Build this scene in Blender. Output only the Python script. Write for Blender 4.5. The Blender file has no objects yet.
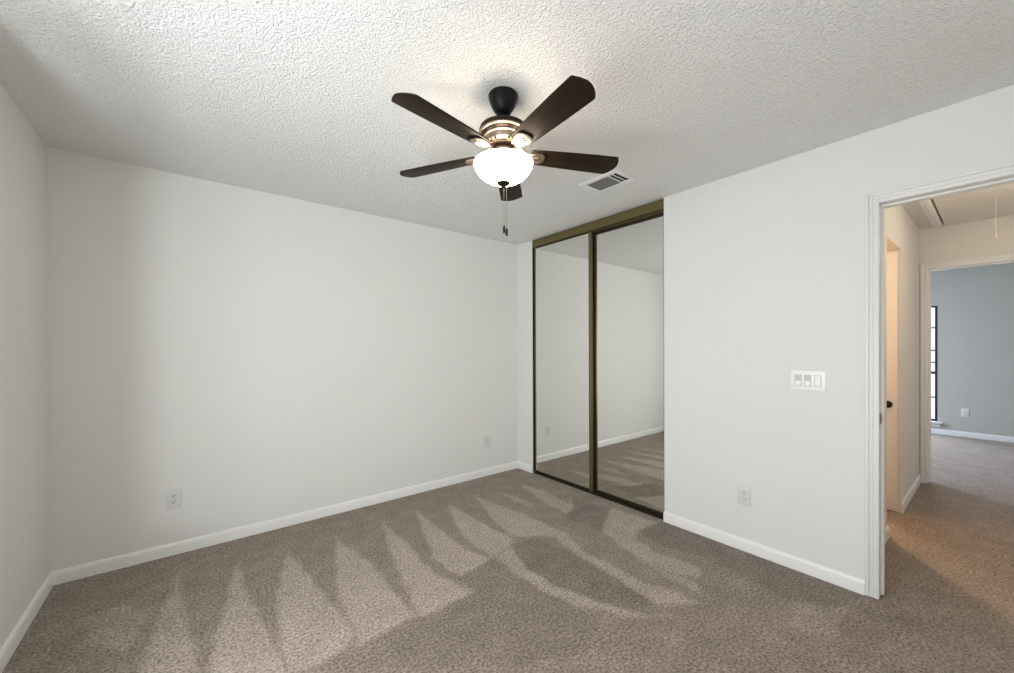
import bpy, bmesh, math, random
from mathutils import Vector, Matrix

S = bpy.context.scene
COL = S.collection
R = math.radians

# ------------------------------------------------------------------ camera
W, HH = 1014.0, 673.0
FPX, YAW, CX, CY, CAMZ = 393.1, 0.6717, 506.56, 349.55, 1.3141
PITCH, ROLL = -0.0044, 0.0040
cd = bpy.data.cameras.new('camera')
cd.sensor_fit = 'HORIZONTAL'
cd.sensor_width = 36.0
cd.lens = 36.0 * FPX / W
cd.shift_x = (W / 2 - CX) / W
cd.shift_y = (CY - HH / 2) / W
cd.clip_start = 0.02
cam = bpy.data.objects.new('camera', cd)
COL.objects.link(cam)
F = Vector((math.sin(YAW), math.cos(YAW), 0))
Rt = Vector((math.cos(YAW), -math.sin(YAW), 0))
Up = Vector((0, 0, 1))
Fp = F * math.cos(PITCH) + Up * math.sin(PITCH)
Upp = Up * math.cos(PITCH) - F * math.sin(PITCH)
Rr = Rt * math.cos(ROLL) - Upp * math.sin(ROLL)
Ur = Rt * math.sin(ROLL) + Upp * math.cos(ROLL)
m = Matrix((Rr, Ur, -Fp)).transposed().to_4x4()
m.translation = Vector((0, 0, CAMZ))
cam.matrix_world = m
S.camera = cam

# ------------------------------------------------------------------ look, world, lights
S.view_settings.view_transform = 'Standard'
S.view_settings.look = 'None'
S.view_settings.gamma = 1.0
S.view_settings.use_curve_mapping = False
S.view_settings.exposure = 0.07
S.cycles.max_bounces = 10
S.cycles.diffuse_bounces = 7
S.cycles.glossy_bounces = 5
S.cycles.transparent_max_bounces = 12
S.cycles.sample_clamp_indirect = 4.0

wd = bpy.data.worlds.new('sky')
S.world = wd
wd.use_nodes = True
wd.node_tree.nodes['Background'].inputs[0].default_value = (0.90, 0.96, 1.0, 1)
wd.node_tree.nodes['Background'].inputs[1].default_value = 1.2


def area(name, loc, aim, sx, sy, power, col, spread=180):
    l = bpy.data.lights.new(name, 'AREA')
    l.shape = 'RECTANGLE'
    l.size, l.size_y, l.energy, l.color = sx, sy, power, col
    l.spread = R(spread)
    o = bpy.data.objects.new(name, l)
    o.location = loc
    o.rotation_euler = (Vector(aim) - Vector(loc)).to_track_quat('-Z', 'Y').to_euler()
    COL.objects.link(o)
    return o


def point(name, loc, power, col, rad):
    l = bpy.data.lights.new(name, 'POINT')
    l.energy, l.color, l.shadow_soft_size = power, col, rad
    o = bpy.data.objects.new(name, l)
    o.location = loc
    COL.objects.link(o)
    return o


# daylight entering by the bedroom's side window, sky light and light thrown up by the bright ground
area('daylight_side_window', (-0.95, 0.80, 1.10), (1.5, 0.9, 1.25), 1.5, 1.6, 62, (0.95, 0.985, 1.0))
area('ground_bounce_side_window', (-1.12, -0.17, 0.45), (-0.05, 2.45, 2.44), 0.26, 0.20, 15, (0.93, 0.99, 1.0), 125)
# daylight entering the far room
area('daylight_far_window', (9.15, 1.0, 1.2), (6.5, 0.2, 0.0), 0.9, 1.8, 60, (0.80, 0.89, 1.0))
area('daylight_far_side_window', (7.2, 2.9, 1.5), (7.2, 0.9, -0.6), 1.3, 1.3, 105, (0.66, 0.78, 1.0))
# warm lamps of the side room and of the hall
point('side_room_lamp', (4.75, 1.25, 1.95), 75, (1.0, 0.64, 0.36), 0.08)
point('hall_lamp', (3.9, -0.42, 2.15), 9, (1.0, 0.86, 0.68), 0.12)
FAN_GLOW = 17.0
BULB_GLOW = 18.0

# ------------------------------------------------------------------ materials
def nt(name):
    mt = bpy.data.materials.new(name)
    mt.use_nodes = True
    n = mt.node_tree
    return mt, n, n.nodes, n.links, n.nodes['Principled BSDF']


def simple(name, col, rough=0.5, metal=0.0, spec=0.5, bump=None):
    mt, n, N, L, b = nt(name)
    b.inputs['Base Color'].default_value = (*col, 1)
    b.inputs['Roughness'].default_value = rough
    b.inputs['Metallic'].default_value = metal
    b.inputs['Specular IOR Level'].default_value = spec
    if bump:
        sc, st, dist = bump
        tc = N.new('ShaderNodeTexCoord')
        nz = N.new('ShaderNodeTexNoise')
        nz.inputs['Scale'].default_value = sc
        nz.inputs['Detail'].default_value = 3
        bp = N.new('ShaderNodeBump')
        bp.inputs['Strength'].default_value = st
        bp.inputs['Distance'].default_value = dist
        L.new(tc.outputs['Object'], nz.inputs['Vector'])
        L.new(nz.outputs['Fac'], bp.inputs['Height'])
        L.new(bp.outputs['Normal'], b.inputs['Normal'])
    return mt


M = {}
M['wall'] = simple('wall_paint', (0.77, 0.77, 0.755), 0.62, 0, 0.3, (90, 0.12, 0.002))
M['hall_wall'] = simple('hall_wall_paint', (0.78, 0.765, 0.73), 0.62, 0, 0.3, (90, 0.12, 0.002))
M['far_wall'] = simple('far_wall_paint', (0.485, 0.485, 0.445), 0.7, 0, 0.3, (90, 0.1, 0.002))
M['trim'] = simple('white_trim_paint', (0.86, 0.86, 0.85), 0.38, 0, 0.45)
M['trim_wall'] = simple('off_white_trim_paint', (0.78, 0.785, 0.77), 0.45, 0, 0.4)
M['side_wall'] = simple('side_room_paint', (0.50, 0.44, 0.36), 0.6)
M['plastic'] = simple('white_plastic', (0.90, 0.90, 0.89), 0.3)
M['plastic_aged'] = simple('dull_white_plastic', (0.70, 0.70, 0.69), 0.35)
M['plastic_grey'] = simple('grey_plastic', (0.56, 0.56, 0.56), 0.35)
M['slot'] = simple('slot_black', (0.02, 0.02, 0.02), 0.6)
M['brass'] = simple('antique_brass', (0.20, 0.165, 0.075), 0.42, 0.75, 0.5, (30, 0.05, 0.002))
M['brass_dark'] = simple('dark_bronze', (0.035, 0.03, 0.018), 0.45, 0.6)
M['bronze'] = simple('oil_rubbed_bronze', (0.034, 0.025, 0.018), 0.34, 0.8)
M['copper'] = simple('pale_bronze', (0.36, 0.28, 0.22), 0.36, 0.9)  # paler bronze; lamp glare on the blade irons is put into the colour
M['black_metal'] = simple('black_metal', (0.006, 0.006, 0.005), 0.38, 0.0, 0.16)
M['brass_light'] = simple('worn_brass', (0.34, 0.27, 0.16), 0.5, 0.6)
M['nickel'] = simple('nickel', (0.55, 0.5, 0.42), 0.3, 1.0)
M['chain'] = simple('chain_metal', (0.20, 0.19, 0.17), 0.35, 0.9)
M['vent'] = simple('vent_enamel', (0.82, 0.82, 0.82), 0.35)
M['vent_slat'] = simple('vent_slat_enamel', (0.17, 0.17, 0.165), 0.5)
M['duct'] = simple('duct_dark', (0.02, 0.02, 0.02), 0.8)
M['frame_black'] = simple('black_window_frame', (0.012, 0.013, 0.016), 0.4)
M['cord'] = simple('white_cord', (0.8, 0.78, 0.74), 0.7)
M['ply'] = simple('painted_hatch', (0.74, 0.72, 0.68), 0.6)

# mirror
mt, n, N, L, b = nt('mirror_glass')
b.inputs['Base Color'].default_value = (0.87, 0.88, 0.84, 1)
b.inputs['Metallic'].default_value = 1.0
b.inputs['Roughness'].default_value = 0.008
M['mirror'] = mt

# window glass
mt, n, N, L, b = nt('window_glass')
N.remove(b)
tr = N.new('ShaderNodeBsdfTransparent')
gl = N.new('ShaderNodeBsdfGlossy')
gl.inputs['Roughness'].default_value = 0.02
mx = N.new('ShaderNodeMixShader')
mx.inputs[0].default_value = 0.05
L.new(tr.outputs[0], mx.inputs[1])
L.new(gl.outputs[0], mx.inputs[2])
L.new(mx.outputs[0], N['Material Output'].inputs['Surface'])
M['glass'] = mt

# glowing lamp bowl
mt, n, N, L, b = nt('frosted_bowl_glass')
b.inputs['Base Color'].default_value = (0.95, 0.92, 0.86, 1)
b.inputs['Roughness'].default_value = 0.25
b.inputs['Emission Color'].default_value = (1.0, 0.83, 0.66, 1)
b.inputs['Emission Strength'].default_value = FAN_GLOW
M['bowl'] = mt
mt, n, N, L, b = nt('glowing_bulb')
b.inputs['Emission Color'].default_value = (1.0, 0.84, 0.68, 1)
b.inputs['Emission Strength'].default_value = BULB_GLOW
M['bulb'] = mt

# textured ceiling: sprayed and knocked-down plaster
mt, n, N, L, b = nt('textured_plaster')
b.inputs['Base Color'].default_value = (0.86, 0.86, 0.85, 1)
b.inputs['Roughness'].default_value = 0.8
b.inputs['Specular IOR Level'].default_value = 0.25
tc = N.new('ShaderNodeTexCoord')
n1 = N.new('ShaderNodeTexNoise')
n1.inputs['Scale'].default_value = 80
n1.inputs['Detail'].default_value = 2.5
n1.inputs['Distortion'].default_value = 1.1
n2 = N.new('ShaderNodeTexVoronoi')
n2.feature = 'SMOOTH_F1'
n2.inputs['Scale'].default_value = 110
mxv = N.new('ShaderNodeMath')
mxv.operation = 'MULTIPLY_ADD'
mxv.inputs[1].default_value = 0.6
rp = N.new('ShaderNodeValToRGB')
rp.color_ramp.elements[0].position = 0.36
rp.color_ramp.elements[1].position = 0.68
bp = N.new('ShaderNodeBump')
bp.inputs['Strength'].default_value = 0.7
bp.inputs['Distance'].default_value = 0.009
L.new(tc.outputs['Object'], n1.inputs['Vector'])
L.new(tc.outputs['Object'], n2.inputs['Vector'])
L.new(n1.outputs['Fac'], rp.inputs['Fac'])
L.new(n2.outputs['Distance'], mxv.inputs[0])
L.new(rp.outputs['Color'], mxv.inputs[2])
L.new(mxv.outputs[0], bp.inputs['Height'])
L.new(bp.outputs['Normal'], b.inputs['Normal'])
M['ceiling'] = mt

# carpet: tufts with brushed nap (the 'nap' attribute of the floor holds the vacuum marks)
mt, n, N, L, b = nt('taupe_carpet')
b.inputs['Roughness'].default_value = 0.95
b.inputs['Specular IOR Level'].default_value = 0.1
b.inputs['Sheen Weight'].default_value = 0.15
tc = N.new('ShaderNodeTexCoord')
at = N.new('ShaderNodeAttribute')
at.attribute_name = 'nap'
base = N.new('ShaderNodeValToRGB')
ce = base.color_ramp.elements
ce[0].position, ce[0].color = 0.0, (0.165, 0.135, 0.110, 1)
ce[1].position, ce[1].color = 1.0, (0.46, 0.390, 0.332, 1)
e = ce.new(0.42)
e.color = (0.278, 0.228, 0.188, 1)
f1 = N.new('ShaderNodeTexNoise')
f1.inputs['Scale'].default_value = 78
f1.inputs['Detail'].default_value = 3
f1.inputs['Roughness'].default_value = 0.85
f2 = N.new('ShaderNodeTexNoise')
f2.inputs['Scale'].default_value = 7
f2.inputs['Detail'].default_value = 4
f2.inputs['Roughness'].default_value = 0.6
mr = N.new('ShaderNodeMapRange')
mr.inputs['From Min'].default_value = 0.32
mr.inputs['From Max'].default_value = 0.68
mr.inputs['To Min'].default_value = 0.2
mr.inputs['To Max'].default_value = 1.8
m2 = N.new('ShaderNodeMapRange')
m2.inputs['From Min'].default_value = 0.3
m2.inputs['From Max'].default_value = 0.7
m2.inputs['To Min'].default_value = -0.14
m2.inputs['To Max'].default_value = 0.14
ad = N.new('ShaderNodeMath')
ad.operation = 'ADD'
ml = N.new('ShaderNodeMix')
ml.data_type = 'RGBA'
ml.blend_type = 'MULTIPLY'
ml.inputs['Factor'].default_value = 1.0
bp = N.new('ShaderNodeBump')
bp.inputs['Strength'].default_value = 0.8
bp.inputs['Distance'].default_value = 0.008
L.new(tc.outputs['Object'], f1.inputs['Vector'])
L.new(tc.outputs['Object'], f2.inputs['Vector'])
L.new(f2.outputs['Fac'], m2.inputs['Value'])
L.new(at.outputs['Fac'], ad.inputs[0])
L.new(m2.outputs[0], ad.inputs[1])
L.new(ad.outputs[0], base.inputs['Fac'])
L.new(f1.outputs['Fac'], mr.inputs['Value'])
L.new(base.outputs['Color'], ml.inputs['A'])
L.new(mr.outputs[0], ml.inputs['B'])
L.new(ml.outputs['Result'], b.inputs['Base Color'])
L.new(f1.outputs['Fac'], bp.inputs['Height'])
L.new(bp.outputs['Normal'], b.inputs['Normal'])
M['carpet'] = mt

# dark espresso blade wood, grain along the blade
mt, n, N, L, b = nt('espresso_wood')
b.inputs['Specular IOR Level'].default_value = 0.12
b.inputs['Roughness'].default_value = 0.5
tc = N.new('ShaderNodeTexCoord')
mp = N.new('ShaderNodeMapping')
mp.inputs['Scale'].default_value = (4, 90, 20)
wz = N.new('ShaderNodeTexNoise')
wz.inputs['Scale'].default_value = 1.6
wz.inputs['Detail'].default_value = 5
cr = N.new('ShaderNodeValToRGB')
cr.color_ramp.elements[0].position, cr.color_ramp.elements[0].color = 0.3, (0.008, 0.0055, 0.0035, 1)
cr.color_ramp.elements[1].position, cr.color_ramp.elements[1].color = 0.75, (0.030, 0.016, 0.008, 1)
L.new(tc.outputs['Object'], mp.inputs['Vector'])
L.new(mp.outputs[0], wz.inputs['Vector'])
L.new(wz.outputs['Fac'], cr.inputs['Fac'])
L.new(cr.outputs['Color'], b.inputs['Base Color'])
M['blade'] = mt


# ------------------------------------------------------------------ mesh helpers
def box(bm, x0, x1, y0, y1, z0, z1, bev=0.0, seg=2):
    t = bmesh.new()
    bmesh.ops.create_cube(t, size=1.0)
    for v in t.verts:
        v.co = Vector(((x0 + x1) / 2 + v.co.x * (x1 - x0), (y0 + y1) / 2 + v.co.y * (y1 - y0), (z0 + z1) / 2 + v.co.z * (z1 - z0)))
    if bev:
        bmesh.ops.bevel(t, geom=t.edges[:], offset=bev, segments=seg, affect='EDGES', profile=0.5)
    merge(bm, t)


def merge(bm, t, mat=None):
    if mat is not None:
        bmesh.ops.transform(t, matrix=mat, verts=t.verts)
    me = bpy.data.meshes.new('tmp')
    t.to_mesh(me)
    t.free()
    bm.from_mesh(me)
    bpy.data.meshes.remove(me)


def lathe(bm, prof, cx=0, cy=0, seg=48, caps=True):
    """prof: list of (r, z) from bottom to top"""
    rings = []
    for r, z in prof:
        if r < 1e-6:
            rings.append([bm.verts.new((cx, cy, z))])
        else:
            rings.append([bm.verts.new((cx + r * math.cos(2 * math.pi * k / seg), cy + r * math.sin(2 * math.pi * k / seg), z)) for k in range(seg)])
    for a, c in zip(rings, rings[1:]):
        for k in range(seg):
            k2 = (k + 1) % seg
            if len(a) == 1 and len(c) == 1:
                continue
            if len(a) == 1:
                bm.faces.new((a[0], c[k2], c[k]))
            elif len(c) == 1:
                bm.faces.new((a[k], a[k2], c[0]))
            else:
                bm.faces.new((a[k], a[k2], c[k2], c[k]))
    if caps:
        if len(rings[0]) > 1:
            bm.faces.new(rings[0][::-1])
        if len(rings[-1]) > 1:
            bm.faces.new(rings[-1])


def prism(bm, pts, z0, z1, mat=None, bev=0.0):
    t = bmesh.new()
    lo = [t.verts.new((x, y, z0)) for x, y in pts]
    hi = [t.verts.new((x, y, z1)) for x, y in pts]
    t.faces.new(lo[::-1])
    t.faces.new(hi)
    k = len(pts)
    for i in range(k):
        t.faces.new((lo[i], lo[(i + 1) % k], hi[(i + 1) % k], hi[i]))
    bmesh.ops.recalc_face_normals(t, faces=t.faces)
    if bev:
        es = [e for e in t.edges if abs(e.verts[0].co.z - e.verts[1].co.z) < 1e-6]
        bmesh.ops.bevel(t, geom=es, offset=bev, segments=2, affect='EDGES', profile=0.5)
    merge(bm, t, mat)


def tube(bm, p0, p1, r, seg=10):
    p0, p1 = Vector(p0), Vector(p1)
    d = p1 - p0
    t = bmesh.new()
    bmesh.ops.create_cone(t, cap_ends=True, segments=seg, radius1=r, radius2=r, depth=d.length)
    merge(bm, t, Matrix.Translation((p0 + p1) / 2) @ d.to_track_quat('Z', 'Y').to_matrix().to_4x4())


def ball(bm, p, r, sub=2, sz=1.0):
    t = bmesh.new()
    bmesh.ops.create_icosphere(t, subdivisions=sub, radius=r)
    merge(bm, t, Matrix.Translation(p) @ Matrix.Diagonal((1, 1, sz, 1)))


def root_loc(o):
    p = Vector((0, 0, 0))
    while o:
        p += Vector(o.location)
        o = o.parent
    return p


def obj(name, bm, mat, parent=None, smooth=True, local=False, origin=None):
    """link a bmesh given in world coordinates (or parent-local ones) as one mesh object"""
    me = bpy.data.meshes.new(name)
    bmesh.ops.recalc_face_normals(bm, faces=bm.faces)
    off = Vector((0, 0, 0))
    if parent is not None and not local:
        off = root_loc(parent)
    elif origin is not None:
        off = Vector(origin)
    if off.length:
        bmesh.ops.translate(bm, vec=-off, verts=bm.verts)
    bm.to_mesh(me)
    bm.free()
    me.materials.append(M[mat])
    if smooth:
        for p in me.polygons:
            p.use_smooth = True
        me.set_sharp_from_angle(angle=R(35))
    o = bpy.data.objects.new(name, me)
    COL.objects.link(o)
    if parent is not None:
        o.parent = parent
    elif origin is not None:
        o.location = off
    return o


def tag(o, label, cat, group=None, kind=None):
    o['label'] = label
    o['category'] = cat
    if group:
        o['group'] = group
    if kind:
        o['kind'] = kind
    return o


def thing(name, loc, label, cat, group=None):
    o = bpy.data.objects.new(name, None)
    o.empty_display_size = 0.05
    o.location = loc
    COL.objects.link(o)
    return tag(o, label, cat, group)


def struct(name, bm, mat, label, cat, parent=None, smooth=True):
    o = obj(name, bm, mat, parent, smooth)
    if parent is None:
        tag(o, label, cat, None, 'structure')
    return o


# ------------------------------------------------------------------ dimensions (metres)
XL, XR, YB, YR, H, T = -0.633, 2.774, 3.296, -0.53, 2.44, 0.115
XH = XR + T                       # hall face of the right wall
YH = 0.49                         # hall's left wall face
XE = 5.47                         # hall's end wall face
XF = 8.70                         # far room's end wall face
YC0, YC1 = 1.581, 3.054           # closet opening
YD0, YD1, ZD = -0.425, 0.391, 2.052   # bedroom doorway
NEW = bmesh.new

# ------------------------------------------------------------------ floor with brushed nap
LIGHT = [
    (0.85, [(-0.08, 3.01), (-0.04, 2.55), (-0.01, 2.23), (0.01, 2.0), (0.01, 1.9), (-0.19, 2.06), (-0.18, 2.23), (-0.14, 2.6), (-0.1, 2.86)]),
    (1, [(0.21, 2.97), (0.21, 2.6), (0.24, 2.31), (0.27, 2.03), (0.28, 1.88), (0.3, 1.76), (0.26, 1.7), (0.03, 1.89), (0.07, 2.22), (0.13, 2.54), (0.17, 2.78)]),
    (1, [(0.47, 2.89), (0.5, 2.6), (0.52, 2.39), (0.55, 2.1), (0.58, 1.85), (0.5, 1.78), (0.33, 1.77), (0.29, 1.78), (0.29, 1.93), (0.31, 2.16), (0.34, 2.41), (0.41, 2.69)]),
    (1, [(0.77, 2.91), (0.78, 2.69), (0.84, 2.43), (0.84, 2.19), (0.83, 1.96), (0.85, 1.78), (0.71, 1.78), (0.56, 1.77), (0.58, 1.88), (0.58, 2.02), (0.6, 2.22), (0.67, 2.52)]),
    (1, [(1.12, 2.94), (1.11, 2.73), (1.12, 2.51), (1.09, 2.22), (1.1, 2.02), (1.14, 1.88), (1.17, 1.77), (0.97, 1.76), (0.85, 1.77), (0.89, 1.95), (0.94, 2.25), (1.01, 2.57)]),
    (1, [(1.4, 2.95), (1.4, 2.68), (1.38, 2.37), (1.38, 2.16), (1.44, 1.97), (1.2, 1.94), (1.17, 2.02), (1.17, 2.2), (1.23, 2.42), (1.31, 2.68)]),
    (1, [(1.67, 2.91), (1.68, 2.58), (1.69, 2.27), (1.72, 2.08), (1.62, 2.02), (1.46, 1.98), (1.45, 2.11), (1.46, 2.31), (1.53, 2.56)]),
    (1, [(1.95, 2.92), (1.99, 2.59), (2.03, 2.36), (2.05, 1.97), (1.93, 1.92), (1.85, 2.04), (1.75, 2.09), (1.73, 2.17), (1.79, 2.45)]),
    (0.75, [(2.17, 2.84), (2.23, 2.64), (2.23, 2.44), (2.17, 2.4), (2.13, 2.57)]),
    (0.85, [(2.46, 2.91), (2.5, 2.58), (2.46, 2.26), (2.59, 2.35), (2.38, 2.14), (2.31, 2.14), (2.32, 2.43)]),
    (0.9, [(1.48, 1.99), (1.62, 2.01), (1.54, 1.76), (1.55, 1.54), (1.61, 1.35), (1.69, 1.15), (1.8, 1.01), (1.62, 1.15), (1.59, 1.24), (1.51, 1.36), (1.47, 1.52), (1.45, 1.72)]),
    (0.85, [(1.96, 1.95), (2.06, 1.96), (1.95, 1.63), (1.97, 1.44), (1.96, 1.25), (2.02, 1.08), (2.03, 0.96), (1.84, 1.09), (1.87, 1.32), (1.89, 1.58), (1.91, 1.77)]),
    (0.85, [(2.67, 1.99), (2.71, 1.59), (2.48, 1.62), (2.37, 1.56), (2.31, 1.39), (2.35, 1.11), (2.24, 1.06), (2.16, 1.24), (2.2, 1.55), (2.28, 1.78)]),
    (0.6, [(2.2, 1.55), (2.22, 1.41), (2.18, 1.2), (2.17, 1.03), (2.11, 1.0), (2.1, 1.18)]),
    (0.5, [(-0.45, 2.81), (-0.26, 2.79), (-0.19, 2.6), (-0.22, 2.39), (-0.27, 2.35), (-0.38, 2.58)]),
    (-0.6, [(1.63, 2.0), (1.82, 2.02), (1.88, 1.8), (1.89, 1.58), (1.87, 1.32), (1.84, 1.09), (1.7, 1.16), (1.61, 1.35), (1.55, 1.54), (1.54, 1.76)]),
    (-0.7, [(2.53, 1.66), (2.76, 1.59), (2.77, 1.3), (2.72, 1.12), (2.57, 1.06), (2.48, 1.18), (2.41, 1.43)]),
    (-0.6, [(2.58, 2.33), (2.63, 1.98), (2.27, 1.77), (2.24, 2.08)]),
    (-0.35, [(0.71, 1.78), (0.96, 1.76), (1.18, 1.78), (1.2, 1.94), (1.44, 1.97), (1.48, 1.82), (1.47, 1.6), (1.5, 1.35), (1.53, 1.2), (1.34, 1.12), (1.11, 1.21), (0.81, 1.41), (0.64, 1.57)]),
    (-0.6, [(2.73, 1.44), (2.82, 1.18), (2.78, 0.79), (2.76, 0.45), (2.54, 0.49), (2.39, 0.61), (2.44, 0.82), (2.47, 1.09), (2.5, 1.32)]),
    (-0.4, [(2.61, 0.5), (2.79, 0.35), (2.71, 0.21), (2.37, 0.34), (2.29, 0.46)]),
    (0.35, [(2.41, 0.66), (2.58, 0.49), (2.26, 0.46), (2.19, 0.62)]),
]


def sdist(p, poly):
    """signed distance to a polygon, positive inside"""
    x, y = p
    inside = False
    best = 1e9
    k = len(poly)
    for i in range(k):
        x0, y0 = poly[i]
        x1, y1 = poly[(i + 1) % k]
        if (y0 > y) != (y1 > y) and x < (x1 - x0) * (y - y0) / (y1 - y0) + x0:
            inside = not inside
        dx, dy = x1 - x0, y1 - y0
        t = max(0, min(1, ((x - x0) * dx + (y - y0) * dy) / (dx * dx + dy * dy + 1e-12)))
        d = math.hypot(x - x0 - t * dx, y - y0 - t * dy)
        best = min(best, d)
    return best if inside else -best


bm = NEW()
nap = bm.verts.layers.float.new('nap')
# fine patch under the bedroom and the nearer hall, coarse strips beyond
xs = [XL - 0.05 + 0.015 * i for i in range(int((2.92 - XL + 0.05) / 0.015) + 1)]
xe = xs[-1]
ys = [-0.75 + 0.015 * i for i in range(int((3.36 + 0.75) / 0.015) + 1)]
bbs = []
for v, poly in LIGHT:
    bbs.append((min(p[0] for p in poly) - .05, max(p[0] for p in poly) + .05, min(p[1] for p in poly) - .05, max(p[1] for p in poly) + .05))
grid = []
for y in ys:
    row = []
    for x in xs:
        q = (x + 0.005 * math.sin(31 * y + 7 * x), y + 0.005 * math.sin(27 * x + 5 * y))
        val = 0.42
        up = dn = 0.0
        for (v, poly), (a0, a1, b0, b1) in zip(LIGHT, bbs):
            if a0 < x < a1 and b0 < y < b1:
                s = max(0.0, min(1.0, 0.5 + sdist(q, poly) / 0.028))
                if v > 0:
                    up = max(up, v * s)
                else:
                    dn = max(dn, -v * s)
        val = 0.44 + 0.45 * up - 0.34 * dn * (1 - up)
        w = bm.verts.new((x, y, 0))
        w[nap] = val
        row.append(w)
    grid.append(row)
for a, c in zip(grid, grid[1:]):
    for i in range(len(xs) - 1):
        bm.faces.new((a[i], a[i + 1], c[i + 1], c[i]))
last = [row[-1] for row in grid]
far = []
for w in last:
    q = bm.verts.new((8.85, w.co.y, 0))
    q[nap] = 0.5
    far.append(q)
for i in range(len(last) - 1):
    bm.faces.new((last[i], far[i], far[i + 1], last[i + 1]))
for sgn, y0, y1 in ((-1, -2.65, ys[0]), ):
    q = [bm.verts.new(c) for c in ((XE, y0, 0), (8.85, y0, 0), (8.85, y1, 0), (XE, y1, 0))]
    for w in q:
        w[nap] = 0.5
    bm.faces.new(q)
o = struct('floor', bm, 'carpet', 'taupe cut pile carpet with pale vacuum wedges across bedroom and hall', 'floor')

# ------------------------------------------------------------------ ceilings
bm = NEW()
box(bm, XL - T, XR + 0.02, YR - T, YB + T, H, H + 0.1)
struct('ceiling', bm, 'ceiling', 'white knockdown textured bedroom ceiling carrying the fan', 'ceiling', smooth=False)
bm = NEW()
box(bm, XR + 0.02, 8.85, -2.65, YB + T, H, H + 0.1)
struct('ceiling_hall', bm, 'hall_wall', 'smooth beige hall ceiling around the attic hatch', 'ceiling', smooth=False)

# ------------------------------------------------------------------ walls
bm = NEW()
box(bm, XL - T, 3.6, YB, YB + T, 0, H)
struct('wall_back', bm, 'wall', 'long plain off-white wall with two low outlets beside the closet', 'wall', smooth=False)

WY0, WY1, WZ0, WZ1 = 0.05, 1.68, 0.28, 2.10      # side window opening, unseen; sill lowered to light more of the back wall
bm = NEW()
box(bm, XL - T, XL, WY1, YB, 0, H)
box(bm, XL - T, XL, YR - T, WY0, 0, H)
box(bm, XL - T, XL, WY0, WY1, 0, WZ0)
box(bm, XL - T, XL, WY0, WY1, WZ1, H)
struct('wall_left', bm, 'wall', 'plain wall at the left edge of the picture', 'wall', smooth=False)

bm = NEW()
box(bm, XL, XR, YR - T, YR, 0, H)
struct('wall_rear', bm, 'wall', 'bedroom wall behind the viewer', 'wall', smooth=False)

bm = NEW()
box(bm, XR, XH, YC1, YB, 0, H)
box(bm, XR, XH, YD1 + 0.02, YC0, 0, H)
box(bm, XR, XH, YD0 - 0.02, YD1 + 0.02, ZD + 0.02, H)
box(bm, XR, XH, YR - T, YD0 - 0.02, 0, H)
struct('wall_right', bm, 'wall', 'off-white wall with switch plate between mirrored closet and open doorway', 'wall', smooth=False)

bm = NEW()
box(bm, 3.45, 3.55, YC0 - 0.1, YB, 0, H)
box(bm, XH, 3.45, YC0 - 0.1, YC0, 0, H)
struct('wall_closet', bm, 'wall', 'inner walls of the closet behind the mirrored doors', 'wall', smooth=False)

HX0, HX1, HZ = 3.73, 4.35, 2.075                  # side room opening in the hall's left wall
bm = NEW()
box(bm, XH, HX0, YH, YH + T, 0, H)
box(bm, HX1, XE, YH, YH + T, 0, H)
box(bm, HX0, HX1, YH, YH + T, HZ, H)
struct('wall_hall_left', bm, 'hall_wall', "hall's left wall, cream, with a lit narrow opening in it", 'wall', smooth=False)

EY0, EY1, EZ = -0.41, 0.428, 2.045                # doorway at the hall's end
bm = NEW()
box(bm, XE, XE + T, EY1 + 0.02, 2.6, 0, H)
box(bm, XE, XE + T, -2.65, EY0 - 0.02, 0, H)
box(bm, XE, XE + T, EY0 - 0.02, EY1 + 0.02, EZ + 0.02, H)
struct('wall_hall_end', bm, 'hall_wall', 'beige wall at the end of the hall above the second doorway', 'wall', smooth=False)
bm = NEW()
box(bm, XH, XE, -0.735, -0.62, 0, H)
struct('wall_hall_right', bm, 'hall_wall', "hall's right wall hidden beyond the doorway", 'wall', smooth=False)

FY0, FY1, FZ0, FZ1 = 0.59, 1.40, 0.19, 1.92       # far room window
bm = NEW()
box(bm, XF, XF + T, -2.65, FY0, 0, H)
box(bm, XF, XF + T, FY1, 2.6, 0, H)
box(bm, XF, XF + T, FY0, FY1, 0, FZ0)
box(bm, XF, XF + T, FY0, FY1, FZ1, H)
struct('wall_far', bm, 'far_wall', 'grey-blue end wall of the far room with a narrow tall window', 'wall', smooth=False)
bm = NEW()
box(bm, XE + T, 6.5, 2.5, 2.6, 0, H)
box(bm, 7.9, XF, 2.5, 2.6, 0, H)
box(bm, 6.5, 7.9, 2.5, 2.6, 0, 0.75)
box(bm, 6.5, 7.9, 2.5, 2.6, 2.15, H)
box(bm, XE + T, XF, -2.65, -2.55, 0, H)
struct('wall_far_side', bm, 'far_wall', 'side walls of the far room out of view', 'wall', smooth=False)
bm = NEW()
box(bm, 3.58, 5.36, 2.2, 2.3, 0, H)
box(bm, 3.58, 3.68, YH + T, 2.2, 0, H)
box(bm, 5.26, 5.36, YH + T, 2.2, 0, H)
struct('wall_side_room', bm, 'side_wall', 'walls of the warmly lit side room off the hall', 'wall', smooth=False)


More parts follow.
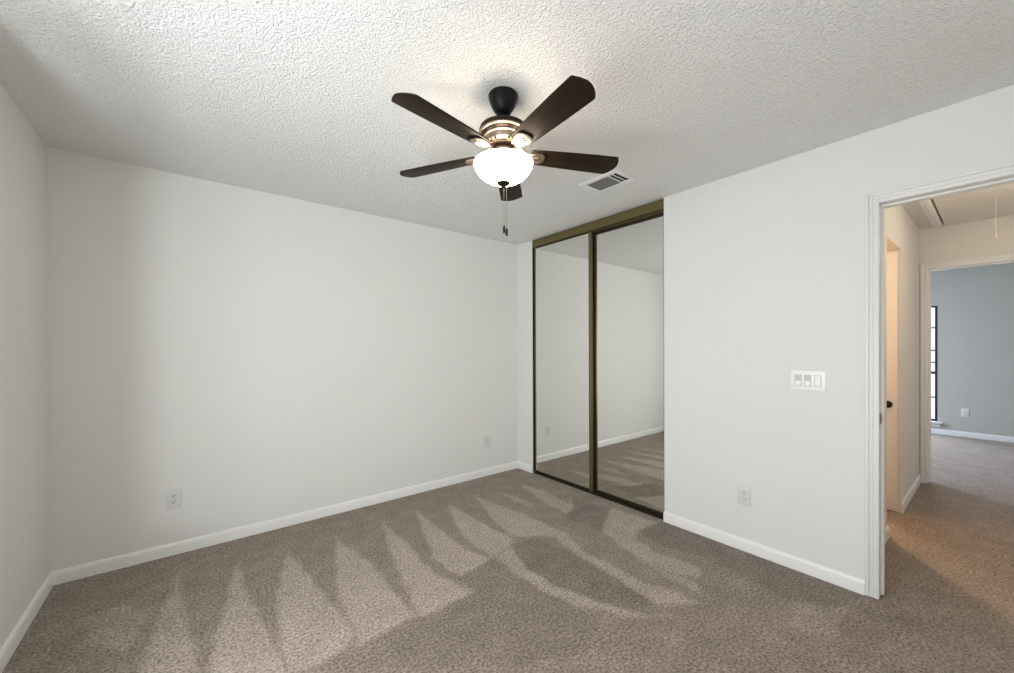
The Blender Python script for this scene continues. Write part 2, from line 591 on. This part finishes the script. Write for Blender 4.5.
# ------------------------------------------------------------------ baseboards (profile extruded along a run)
def base_run(bm, p0, p1, nrm, hgt=0.076, th=0.013):
    """profile with an eased top from p0 to p1, standing proud of the wall along nrm"""
    prof = [(0, 0), (th, 0), (th, hgt - 0.022), (th * 0.86, hgt - 0.010), (th * 0.5, hgt - 0.002), (0, hgt)]
    nrm = Vector(nrm)
    A, B = Vector(p0), Vector(p1)
    a = [bm.verts.new(A + nrm * d + Vector((0, 0, z))) for d, z in prof]
    c = [bm.verts.new(B + nrm * d + Vector((0, 0, z))) for d, z in prof]
    k = len(prof)
    for i in range(k):
        bm.faces.new((a[i], a[(i + 1) % k], c[(i + 1) % k], c[i]))
    bm.faces.new(a[::-1])
    bm.faces.new(c)


bm = NEW(); base_run(bm, (XL + 0.0005, YB, 0), (XR - 0.0005, YB, 0), (0, -1, 0))
struct('baseboard_back', bm, 'trim', 'white baseboard along the long back wall', 'baseboard')
bm = NEW(); base_run(bm, (XL, YR, 0), (XL, YB - 0.0135, 0), (1, 0, 0))
struct('baseboard_left', bm, 'trim', 'white baseboard along the left edge wall', 'baseboard')
bm = NEW(); base_run(bm, (XR, YD1 + 0.056, 0), (XR, YC0 + 0.001, 0), (-1, 0, 0))
struct('baseboard_right', bm, 'trim', 'white baseboard between closet and doorway', 'baseboard')
bm = NEW(); base_run(bm, (XR, YC1 - 0.001, 0), (XR, YB - 0.0135, 0), (-1, 0, 0))
struct('baseboard_corner', bm, 'trim', 'short white baseboard left of the closet in the corner', 'baseboard')
bm = NEW()
base_run(bm, (XH + 0.02, YH, 0), (HX0 + 0.013, YH, 0), (0, -1, 0))
struct('baseboard_hall_near', bm, 'trim', 'nearer white hall baseboard stub ending at the lit opening', 'baseboard')
bm = NEW(); base_run(bm, (HX1, YH, 0), (XE - 0.0005, YH, 0), (0, -1, 0))
struct('baseboard_hall_left', bm, 'trim', 'white hall baseboard between lit opening and end doorway', 'baseboard')
bm = NEW(); base_run(bm, (XF, -2.55, 0), (XF, 2.5, 0), (-1, 0, 0))
struct('baseboard_far', bm, 'trim_wall', 'white baseboard along the far room end wall', 'baseboard')


# ------------------------------------------------------------------ door trims
def casing(bm, x_wall, sx, y0, y1, ztop, w=0.055, th=0.017):
    """stepped casing around a doorway in a wall of constant x; sx is the side it stands on"""
    def sl(d0, d1, t0):
        xa, xb = sorted((x_wall, x_wall + sx * t0))
        box(bm, xa, xb, y1 + d0, y1 + d1, 0.004, ztop + d1, 0.0025, 2)
        box(bm, xa, xb, y0 - d1, y0 - d0, 0.004, ztop + d1, 0.0025, 2)
        box(bm, xa, xb, y0 - d0, y1 + d0, ztop + d0, ztop + d1, 0.0025, 2)
    sl(0.0, w * 0.42, th * 0.80)
    sl(w * 0.42, w * 0.70, th * 0.70)
    sl(w * 0.70, w, th)


def jamb(bm, x0, x1, y0, y1, ztop, stop=True):
    box(bm, x0, x1, y1, y1 + 0.019, 0.012, ztop + 0.019)
    box(bm, x0, x1, y0 - 0.019, y0, 0.012, ztop + 0.019)
    box(bm, x0, x1, y0, y1, ztop, ztop + 0.019)
    if stop:
        xm = x0 + 0.045
        box(bm, xm, xm + 0.03, y1 - 0.010, y1, 0.012, ztop)
        box(bm, xm, xm + 0.03, y0, y0 + 0.010, 0.012, ztop)
        box(bm, xm, xm + 0.03, y0 + 0.010, y1 - 0.010, ztop - 0.010, ztop)


bm = NEW()
casing(bm, XR, -1, YD0, YD1, ZD)
casing(bm, XH, 1, YD0, YD1, ZD)
jamb(bm, XR, XH, YD0, YD1, ZD)
t1 = struct('trim_1', bm, 'trim_wall', 'white stepped casing and jamb of the near bedroom doorway', 'door trim')
bm = NEW()
box(bm, XR - 0.012, XR + 0.060, YD1 - 0.0025, YD1 + 0.001, 0.908, 0.966, 0.0008, 1)
sp = obj('strike_plate', bm, 'brass_light', t1)
sp['label'] = 'brass strike plate'
bm = NEW()
box(bm, XR + 0.016, XR + 0.034, YD1 - 0.0031, YD1 - 0.0022, 0.924, 0.950)
obj('latch_hole', bm, 'slot', sp)

bm = NEW()
casing(bm, XE, -1, EY0, EY1, EZ, w=0.052)
jamb(bm, XE, XE + T, EY0, EY1, EZ)
struct('trim_2', bm, 'trim', 'cream casing of the second doorway at the end of the hall', 'door trim')

# folded panel door in the lit hall opening
d1 = thing('door_1', (HX1 - 0.02, 0.66, 0), 'cream folding door panel with dark knob in the lit hall opening', 'door')
d1['kind'] = 'structure'
bm = NEW(); box(bm, HX1 - 0.036, HX1 - 0.004, 0.506, 0.80, 0.015, 2.055, 0.002, 2)
obj('door_panel', bm, 'trim', d1)
bm = NEW()
t = bmesh.new()
lathe(t, [(0.0, 0.052), (0.010, 0.051), (0.019, 0.046), (0.0235, 0.037), (0.0215, 0.028), (0.013, 0.020), (0.0085, 0.013), (0.009, 0.006), (0.017, 0.004), (0.018, 0.0)][::-1], seg=28)
merge(bm, t, Matrix.Translation((HX1 - 0.036, 0.555, 0.858)) @ Matrix.Rotation(R(-90), 4, 'Y') @ Matrix.Scale(1.22, 4))
kb = obj('door_knob', bm, 'bronze', d1)
kb['label'] = 'dark bronze round knob'

# ------------------------------------------------------------------ windows
def window_x(name, xw, out, y0, y1, z0, z1, bars_z, meet_z, bars_y, label, mat='frame_black', sill=True):
    """window in a wall of constant x: frame, sashes' bars and panes; out = +1/-1 the outdoor side"""
    w = thing(name, (xw, (y0 + y1) / 2, z0), label, 'window')
    w['kind'] = 'structure'
    f = 0.028
    xa, xb = sorted((xw + out * 0.012, xw + out * 0.06))
    bm = NEW()
    box(bm, xa, xb, y0, y0 + f, z0, z1, 0.002, 1)
    box(bm, xa, xb, y1 - f, y1, z0, z1, 0.002, 1)
    box(bm, xa, xb, y0 + f, y1 - f, z0, z0 + f, 0.002, 1)
    box(bm, xa, xb, y0 + f, y1 - f, z1 - f, z1, 0.002, 1)
    box(bm, xa, xb, y0 + f, y1 - f, meet_z - 0.018, meet_z + 0.018, 0.002, 1)
    obj('window_frame', bm, mat, w)
    xm0, xm1 = xa + 0.014, xa + 0.03
    for zb in bars_z:
        bm = NEW(); box(bm, xm0, xm1, y0 + f, y1 - f, zb - 0.009, zb + 0.009, 0.001, 1)
        obj('glazing_bar', bm, mat, w)
    for yb in bars_y:
        bm = NEW(); box(bm, xm0 + 0.0165, xm1 + 0.0165, yb - 0.009, yb + 0.009, z0 + f, z1 - f, 0.001, 1)
        obj('glazing_bar', bm, mat, w)
    for za, zb in ((z0 + f, meet_z - 0.018), (meet_z + 0.018, z1 - f)):
        bm = NEW(); box(bm, xm0 + 0.006, xm0 + 0.009, y0 + f, y1 - f, za, zb)
        obj('window_pane', bm, 'glass', w)
    if sill:
        bm = NEW()
        xa, xb = sorted((xw - out * 0.055, xw + out * 0.012))
        box(bm, xa, xb, y0 - 0.05, y1 + 0.05, z0 - 0.03, z0 - 0.005, 0.004, 2)
        xa, xb = sorted((xw - out * 0.018, xw))
        box(bm, xa, xb, y0 - 0.03, y1 + 0.03, z0 - 0.085, z0 - 0.03, 0.003, 2)
        obj('window_sill', bm, 'trim', w)
    return w


window_x('window_1', XF, 1, FY0, FY1, FZ0, FZ1, (0.545, 1.07, 1.25, 1.59), 0.915, (0.98,), 'narrow tall black framed window in the far room')
window_x('window_2', XL, -1, WY0, WY1, WZ0, WZ1, (), 1.45, (0.62, 1.16), 'wide side window of the bedroom left of the viewer', 'trim')  # out of view; upright bars added to cast streaks on the ceiling
# ------------------------------------------------------------------ mirrored closet
ct = thing('closet_track', (XR + 0.04, (YC0 + YC1) / 2, 0), 'antique brass header and floor track of the mirrored closet', 'closet track')
ZT = 2.360
bm = NEW()
box(bm, XR + 0.004, XR + 0.012, YC0 + 0.001, YC1 - 0.001, ZT, H - 0.006, 0.001, 1)      # fascia
box(bm, XR + 0.012, XR + 0.105, YC0 + 0.001, YC1 - 0.001, H - 0.022, H - 0.012)
obj('header_fascia', bm, 'brass', ct)
bm = NEW()
box(bm, XR + 0.046, XR + 0.050, YC0 + 0.003, YC1 - 0.003, ZT - 0.012, H - 0.022)
box(bm, XR + 0.082, XR + 0.086, YC0 + 0.003, YC1 - 0.003, ZT - 0.012, H - 0.022)
obj('roller_channel', bm, 'brass', ct)
bm = NEW()
box(bm, XR + 0.012, XR + 0.092, YC0 + 0.001, YC1 - 0.001, 0.0005, 0.006)
box(bm, XR + 0.012, XR + 0.016, YC0 + 0.001, YC1 - 0.001, 0.006, 0.014, 0.001, 1)
box(bm, XR + 0.048, XR + 0.052, YC0 + 0.001, YC1 - 0.001, 0.006, 0.020, 0.001, 1)
box(bm, XR + 0.088, XR + 0.092, YC0 + 0.001, YC1 - 0.001, 0.006, 0.014, 0.001, 1)
bt = obj('floor_track', bm, 'brass_dark', ct)
bt['label'] = 'dark bronze floor track'
bm = NEW()
box(bm, XR + 0.004, XR + 0.10, YC1 - 0.006, YC1 - 0.001, 0.014, ZT, 0.0008, 1)
obj('side_channel', bm, 'brass_dark', ct)
bm = NEW()
box(bm, XR + 0.004, XR + 0.10, YC0 + 0.001, YC0 + 0.006, 0.014, ZT, 0.0008, 1)
obj('side_channel', bm, 'brass_dark', ct)


def mirror_door(x0, y0, y1, label, wl, wr, rt=0.010):
    """framed mirror door, front face at x0; wl, wr are the widths of the far and near stiles"""
    th = 0.024
    z0, z1 = 0.014, ZT - 0.002
    d = thing('mirror_door', (x0 + th / 2, (y0 + y1) / 2, z0), label, 'closet door', 'mirrored sliding closet doors')
    rb = 0.018
    bm = NEW(); box(bm, x0 + 0.005, x0 + 0.009, y0 + wr - 0.004, y1 - wl + 0.004, z0 + rb - 0.004, z1 - rt + 0.004)
    obj('mirror_pane', bm, 'mirror', d, smooth=False)
    for ya, yb in ((y1 - wl, y1), (y0, y0 + wr)):
        bm = NEW()
        box(bm, x0, x0 + th, ya, yb, z0, z1, 0.003, 2)
        obj('stile', bm, 'brass' if yb - ya < 0.05 else 'brass_dark', d)  # wide stile behind the front door coloured dark to stand for its shadow
    bm = NEW(); box(bm, x0, x0 + th, y0 + wr, y1 - wl, z0, z0 + rb, 0.002, 2)
    rl = obj('rail', bm, 'brass_dark', d)
    rl['label'] = 'dark bronze bottom rail'
    bm = NEW(); box(bm, x0, x0 + th, y0 + wr, y1 - wl, z1 - rt, z1, 0.002, 2)
    rl = obj('rail', bm, 'brass_dark', d)
    rl['label'] = 'dark bronze top rail'
    return d


mirror_door(XR + 0.020, 2.286, YC1 - 0.008, 'brass framed mirror door nearer the corner, sliding in front', 0.018, 0.036)
mirror_door(XR + 0.056, YC0 + 0.008, 2.322, 'brass framed mirror door nearer the doorway, set behind the other', 0.052, 0.016, 0.034)


# ------------------------------------------------------------------ outlets and switches
def outlet_root(loc, rot, label):
    o = thing('wall_outlet', loc, label, 'outlet', 'duplex wall outlets')
    o.rotation_euler = (0, 0, rot)
    return o


def make_outlet(loc, rot, label):
    """plate lies in the local xz plane, facing local -y"""
    o = outlet_root(loc, rot, label)
    bm = NEW(); box(bm, -0.038, 0.038, -0.006, 0.0, -0.061, 0.061, 0.0025, 3)
    obj('cover_plate', bm, 'plastic_aged', o, local=True)
    bm = NEW(); ball(bm, (0, -0.006, 0), 0.0032, 2)
    obj('screw', bm, 'nickel', o, local=True)
    for s in (1, -1):
        bm = NEW()
        t = bmesh.new()
        pts = [(0.017 * math.cos(a), 0.0145 * math.copysign(min(1, abs(math.sin(a)) * 1.25), math.sin(a))) for a in [2 * math.pi * k / 28 for k in range(28)]]
        prism(t, pts, 0, 0.0018)
        merge(bm, t, Matrix.Translation((0, -0.006, 0.0195 * s)) @ Matrix.Rotation(R(90), 4, 'X'))
        rc = obj('receptacle', bm, 'plastic_aged', o, local=True)
        for sx, hh in ((-0.0065, 0.0048), (0.0065, 0.0040)):
            bm = NEW(); box(bm, sx - 0.0013, sx + 0.0013, -0.0085, -0.0076, 0.0195 * s + 0.003 - hh, 0.0195 * s + 0.003 + hh)
            obj('slot', bm, 'slot', rc, local=True)
        bm = NEW()
        tube(bm, (0, -0.0076, 0.0195 * s - 0.0075), (0, -0.0085, 0.0195 * s - 0.0075), 0.0028, 14)
        obj('ground_hole', bm, 'slot', rc, local=True)
    return o


def copy_tree(o, parent=None):
    c = o.copy()
    COL.objects.link(c)
    if parent is not None:
        c.parent = parent
    for ch in list(o.children):
        copy_tree(ch, c)
    return c


ol = make_outlet((-0.107, YB, 0.356), 0, 'white wall outlet at the dim left end of the long back wall')
for loc, rot, lab in (((2.358, YB, 0.351), 0, 'small white wall outlet at the closet end of the long back wall'),
                      ((XR, 1.030, 0.353), R(-90), 'white wall outlet low on the wall between closet and doorway'),
                      ((XF, 0.322, 0.352), R(-90), 'far white wall outlet in the blue-grey room past the hall')):
    c = copy_tree(ol)
    c.location = loc
    c.rotation_euler = (0, 0, rot)
    c['label'] = lab

sw = thing('light_switch', (XR, 0.6935, 1.1175), 'white three gang switch plate beside the doorway', 'switch')
sw.rotation_euler = (0, 0, R(-90))
bm = NEW(); box(bm, -0.0825, 0.0825, -0.006, 0.0, -0.057, 0.057, 0.0025, 3)
obj('cover_plate', bm, 'plastic', sw, local=True)
for k, sx in enumerate((-0.046, 0.0, 0.046)):
    if k < 2:
        bm = NEW()
        box(bm, sx - 0.0175, sx + 0.0175, -0.0072, -0.0055, -0.0335, 0.0335, 0.0006, 1)
        dm = obj('dimmer', bm, 'plastic_grey', sw, local=True)  # grey margin stands for the shaded gap around the paddle
        bm = NEW()
        box(bm, sx - 0.0138, sx + 0.0138, -0.0076, -0.0068, 0.001, 0.0315)
        ins = obj('inset', bm, 'plastic_grey', dm, local=True)
        ins['label'] = 'grey upper inset'
        bm = NEW()
        box(bm, sx - 0.0138, sx + 0.0138, -0.0098, -0.0068, -0.0300, -0.001, 0.001, 2)
        obj('paddle', bm, 'plastic', dm, local=True)
    else:
        bm = NEW()
        box(bm, sx - 0.0175, sx + 0.0175, -0.0068, -0.0055, -0.0335, 0.0335, 0.0006, 1)
        rk = obj('rocker', bm, 'plastic_grey', sw, local=True)  # grey rim paints the shade of the recess round the rocker
        bm = NEW()
        t = bmesh.new()
        box(t, -0.0138, 0.0138, -0.0035, 0.0, -0.031, 0.031, 0.001, 2)
        merge(bm, t, Matrix.Translation((sx, -0.0066, 0)) @ Matrix.Rotation(R(-4), 4, 'X'))
        obj('paddle', bm, 'plastic', rk, local=True)

# ------------------------------------------------------------------ ceiling register
vx0, vx1, vy0, vy1 = 2.085, 2.312, 1.512, 1.826
vt = thing('air_vent', ((vx0 + vx1) / 2, (vy0 + vy1) / 2, H), 'white louvered air register in the ceiling near the closet', 'vent')
bm = NEW()
zz0, zz1 = H - 0.007, H - 0.0005
box(bm, vx0, vx0 + 0.045, vy0, vy1, zz0, zz1, 0.003, 2)
box(bm, vx1 - 0.032, vx1, vy0, vy1, zz0, zz1, 0.003, 2)
box(bm, vx0 + 0.045, vx1 - 0.032, vy0, vy0 + 0.032, zz0, zz1, 0.003, 2)
box(bm, vx0 + 0.045, vx1 - 0.032, vy1 - 0.045, vy1, zz0, zz1, 0.003, 2)
box(bm, vx0 + 0.045, vx1 - 0.032, vy0 + 0.088, vy0 + 0.096, zz0, zz1 - 0.001, 0.001, 1)
obj('vent_frame', bm, 'vent', vt)
bm = NEW()
box(bm, vx0 + 0.02, vx1 - 0.02, vy0 + 0.02, vy1 - 0.02, H - 0.0012, H - 0.0003)
obj('duct_back', bm, 'duct', vt)
for k in range(16):
    yy = vy0 + 0.105 + k * (vy1 - 0.05 - vy0 - 0.105) / 15
    bm = NEW()
    t = bmesh.new()
    box(t, vx0 + 0.045, vx1 - 0.032, -0.0045, 0.0045, -0.0005, 0.0005)
    merge(bm, t, Matrix.Translation((0, yy, H - 0.0045)) @ Matrix.Rotation(R(-25), 4, 'X'))
    obj('slat', bm, 'vent_slat', vt, smooth=False)
for yy in (vy0 + 0.060,):
    bm = NEW()
    t = bmesh.new()
    box(t, vx0 + 0.045, vx1 - 0.032, -0.0035, 0.0035, -0.001, 0.001)
    merge(bm, t, Matrix.Translation((0, yy, H - 0.0045)))
    obj('slat', bm, 'vent', vt, smooth=False)

# ------------------------------------------------------------------ attic hatch in the hall
ah = thing('attic_hatch', (4.72, -0.05, H), 'beige attic hatch with pull cord in the hall ceiling', 'hatch')
ax0, ax1, ay0, ay1 = 4.02, 5.40, -0.45, 0.392
bm = NEW()
w = 0.06
for a in ((ax0, ax1, ay1 - w, ay1), (ax0, ax1, ay0, ay0 + w), (ax0, ax0 + w, ay0 + w, ay1 - w), ):
    box(bm, a[0], a[1], a[2], a[3], H - 0.030, H - 0.0005, 0.003, 2)
for a in ((ax0 + .02, ax1 - .02, ay1 - w + .01, ay1 - .025), ):
    box(bm, a[0], a[1], a[2], a[3], H - 0.036, H - 0.028, 0.002, 2)
obj('hatch_frame', bm, 'trim', ah)
bm = NEW(); box(bm, ax0 + w + 0.004, ax1 - 0.002, ay0 + w + 0.004, ay1 - w - 0.012, H - 0.026, H - 0.004, 0.001, 1)
obj('hatch_panel', bm, 'ply', ah)
bm = NEW(); box(bm, ax0 + w, ax1 - 0.03, ay1 - w - 0.011, ay1 - w, H - 0.003, H - 0.001)
g = obj('hatch_gap', bm, 'slot', ah)
g['label'] = 'dark gap along the panel edge'
bm = NEW(); tube(bm, (4.60, 0.024, H - 0.026), (4.60, 0.024, 2.155), 0.0014, 8)
pc = obj('pull_cord', bm, 'cord', ah)
bm = NEW()
lathe(bm, [(0.0, 2.105), (0.003, 2.107), (0.0055, 2.118), (0.004, 2.134), (0.006, 2.148), (0.003, 2.160), (0.0, 2.161)], 4.60, 0.024, 16)
obj('bead', bm, 'nickel', pc)

# ------------------------------------------------------------------ ceiling fan
FX, FY = 1.084, 1.381
fan = thing('ceiling_fan', (FX, FY, H), 'dark bronze five blade ceiling fan with lit white bowl lamp', 'ceiling fan')


def fl(name, prof, mat, parent=fan, seg=56):
    bm = NEW()
    lathe(bm, prof, FX, FY, seg)
    return obj(name, bm, mat, parent)


fl('canopy', [(0.016, 2.352), (0.026, 2.354), (0.036, 2.362), (0.047, 2.378), (0.057, 2.400), (0.064, 2.422), (0.066, 2.434), (0.062, 2.4395)], 'black_metal')
fl('downrod', [(0.0135, 2.295), (0.0135, 2.358)], 'black_metal', seg=24)
mh = fl('motor_housing', [(0.060, 2.250), (0.086, 2.252), (0.098, 2.260), (0.105, 2.270), (0.107, 2.282), (0.104, 2.290), (0.092, 2.297), (0.066, 2.301), (0.030, 2.303), (0.0, 2.303)], 'bronze')
fl('motor_ring', [(0.098, 2.261), (0.104, 2.262), (0.1075, 2.265), (0.1075, 2.269), (0.098, 2.270)], 'copper', mh)
fl('motor_ring', [(0.050, 2.212), (0.066, 2.214), (0.077, 2.222), (0.081, 2.234), (0.082, 2.243), (0.088, 2.246), (0.088, 2.251), (0.060, 2.252)], 'copper', mh)
fl('motor_ring', [(0.045, 2.204), (0.060, 2.204), (0.063, 2.208), (0.060, 2.212), (0.045, 2.212)], 'bronze', mh)
lf = fl('light_fitter', [(0.020, 2.128), (0.040, 2.130), (0.046, 2.137), (0.050, 2.150), (0.048, 2.164), (0.044, 2.176), (0.044, 2.206)], 'bronze')
for k in range(3):
    ca, sa = math.cos(R(20 + 120 * k)), math.sin(R(20 + 120 * k))
    bm = NEW()
    ball(bm, (FX + 0.068 * ca, FY + 0.068 * sa, 2.112), 0.019, 3)
    bb = obj('light_bulb', bm, 'bulb', fan)
    bm = NEW()
    tube(bm, (FX + 0.040 * ca, FY + 0.040 * sa, 2.142), (FX + 0.060 * ca, FY + 0.060 * sa, 2.120), 0.0115, 16)
    obj('lamp_socket', bm, 'bronze', bb)
fl('fitter_ring', [(0.044, 2.183), (0.053, 2.183), (0.055, 2.187), (0.053, 2.191), (0.044, 2.191)], 'bronze', lf)
bm = NEW()
outer = [(0.022, 2.048), (0.045, 2.051), (0.073, 2.061), (0.098, 2.077), (0.116, 2.096), (0.127, 2.115), (0.131, 2.128), (0.1315, 2.1355), (0.130, 2.138)]
inner = [(0.127, 2.137), (0.127, 2.128), (0.123, 2.116), (0.112, 2.098), (0.095, 2.081), (0.071, 2.065), (0.045, 2.055), (0.022, 2.052)]
lathe(bm, outer + inner, FX, FY, 72, caps=False)
bowl = obj('lamp_bowl', bm, 'bowl', fan)
bowl['label'] = 'glowing white glass bowl'
fl('finial', [(0.0, 2.026), (0.005, 2.027), (0.008, 2.031), (0.007, 2.035), (0.018, 2.038), (0.028, 2.045), (0.030, 2.051), (0.026, 2.054), (0.0, 2.055)], 'bronze', seg=32)

# blades: built along local +x, then turned about the fan's axis
BZ = 2.178 - H
tilt = R(11.0)
outline = [(0.128, -0.044), (0.170, -0.049), (0.30, -0.056), (0.42, -0.0605), (0.524, -0.062), (0.532, -0.060), (0.545, -0.034), (0.552, -0.008), (0.549, 0.014), (0.540, 0.034), (0.526, 0.052), (0.515, 0.0615), (0.505, 0.063), (0.42, 0.0605), (0.30, 0.056), (0.170, 0.049), (0.128, 0.044), (0.122, 0.030), (0.122, -0.030)]
TIL = Matrix.Translation((0, 0, BZ)) @ Matrix.Rotation(-tilt, 4, 'X')
bm = NEW(); prism(bm, outline, -0.003, 0.003, TIL, 0.0015)
blade = obj('blade', bm, 'blade', fan, local=True)
bm = NEW()
plate = [(0.100, -0.020), (0.120, -0.027), (0.150, -0.033), (0.172, -0.034), (0.184, -0.026), (0.190, -0.012), (0.192, 0.0), (0.190, 0.012), (0.184, 0.026), (0.172, 0.034), (0.150, 0.033), (0.120, 0.027), (0.100, 0.020)]
prism(bm, plate, -0.0075, -0.0032, TIL, 0.001)
#two raised ribs and the arm that climbs to the motor
for s in (-1, 1):
    t = bmesh.new()
    secs = [(0.050, 0.036), (0.072, 0.030), (0.095, 0.012), (0.116, -0.005), (0.160, -0.007)]
    prev = None
    for x, z in secs:
        ring = [t.verts.new((x, s * 0.0115 + dy, BZ + z + dz - s * 0.0115 * math.tan(tilt) * min(1, max(0, (x - .045) / .07)))) for dy, dz in ((-0.0075, -0.004), (0.0075, -0.004), (0.0075, 0.003), (-0.0075, 0.003))]
        if prev:
            for i in range(4):
                t.faces.new((prev[i], prev[(i + 1) % 4], ring[(i + 1) % 4], ring[i]))
        else:
            t.faces.new(ring[::-1])
        prev = ring
    t.faces.new(prev)
    merge(bm, t)
iron = obj('blade_iron', bm, 'copper', fan, local=True)
bm = NEW()
arc = [(0.176 + 0.018 * math.cos(a) - 0.004, 0.034 * math.sin(a)) for a in [R(-80 + 16 * k) for k in range(11)]]
arc2 = [(x + 0.008, y * 1.02) for x, y in arc[::-1]]
prism(bm, arc + arc2, -0.0095, -0.0034, TIL)
lip = obj('iron_lip', bm, 'black_metal', iron, local=True)
for px, py in ((0.165, 0.0), (0.145, 0.020), (0.145, -0.020)):
    bm = NEW()
    ball(bm, TIL @ Vector((px, py, -0.0075)), 0.0045, 2, 0.6)
    obj('screw', bm, 'bronze', iron, local=True)
ANG = [-97.4 + 72 * k for k in range(5)]
for k, a in enumerate(ANG):
    b_ = blade if k == 0 else blade.copy()
    if k:
        COL.objects.link(b_)
        i_ = copy_tree(iron, fan)
    else:
        i_ = iron
    b_.rotation_euler = (0, 0, R(a))
    i_.rotation_euler = (0, 0, R(a))

# pull chains with fobs
for (cx, cy, z1, lab) in ((FX + 0.0015, FY - 0.0012, 1.862, None), (FX + 0.0105, FY - 0.0083, 1.850, None)):
    bm = NEW()
    tube(bm, (cx, cy, 2.03), (cx, cy, z1), 0.0008, 6)
    z = 2.028
    while z > z1:
        ball(bm, (cx, cy, z), 0.0021, 1)
        z -= 0.0062
    ch = obj('pull_chain', bm, 'chain', fan)
    bm = NEW()
    lathe(bm, [(0.0, z1 - 0.037), (0.0042, z1 - 0.036), (0.0056, z1 - 0.030), (0.0050, z1 - 0.012), (0.0030, z1 - 0.003), (0.0, z1)], cx, cy, 14)
    obj('pull_fob', bm, 'black_metal', ch)
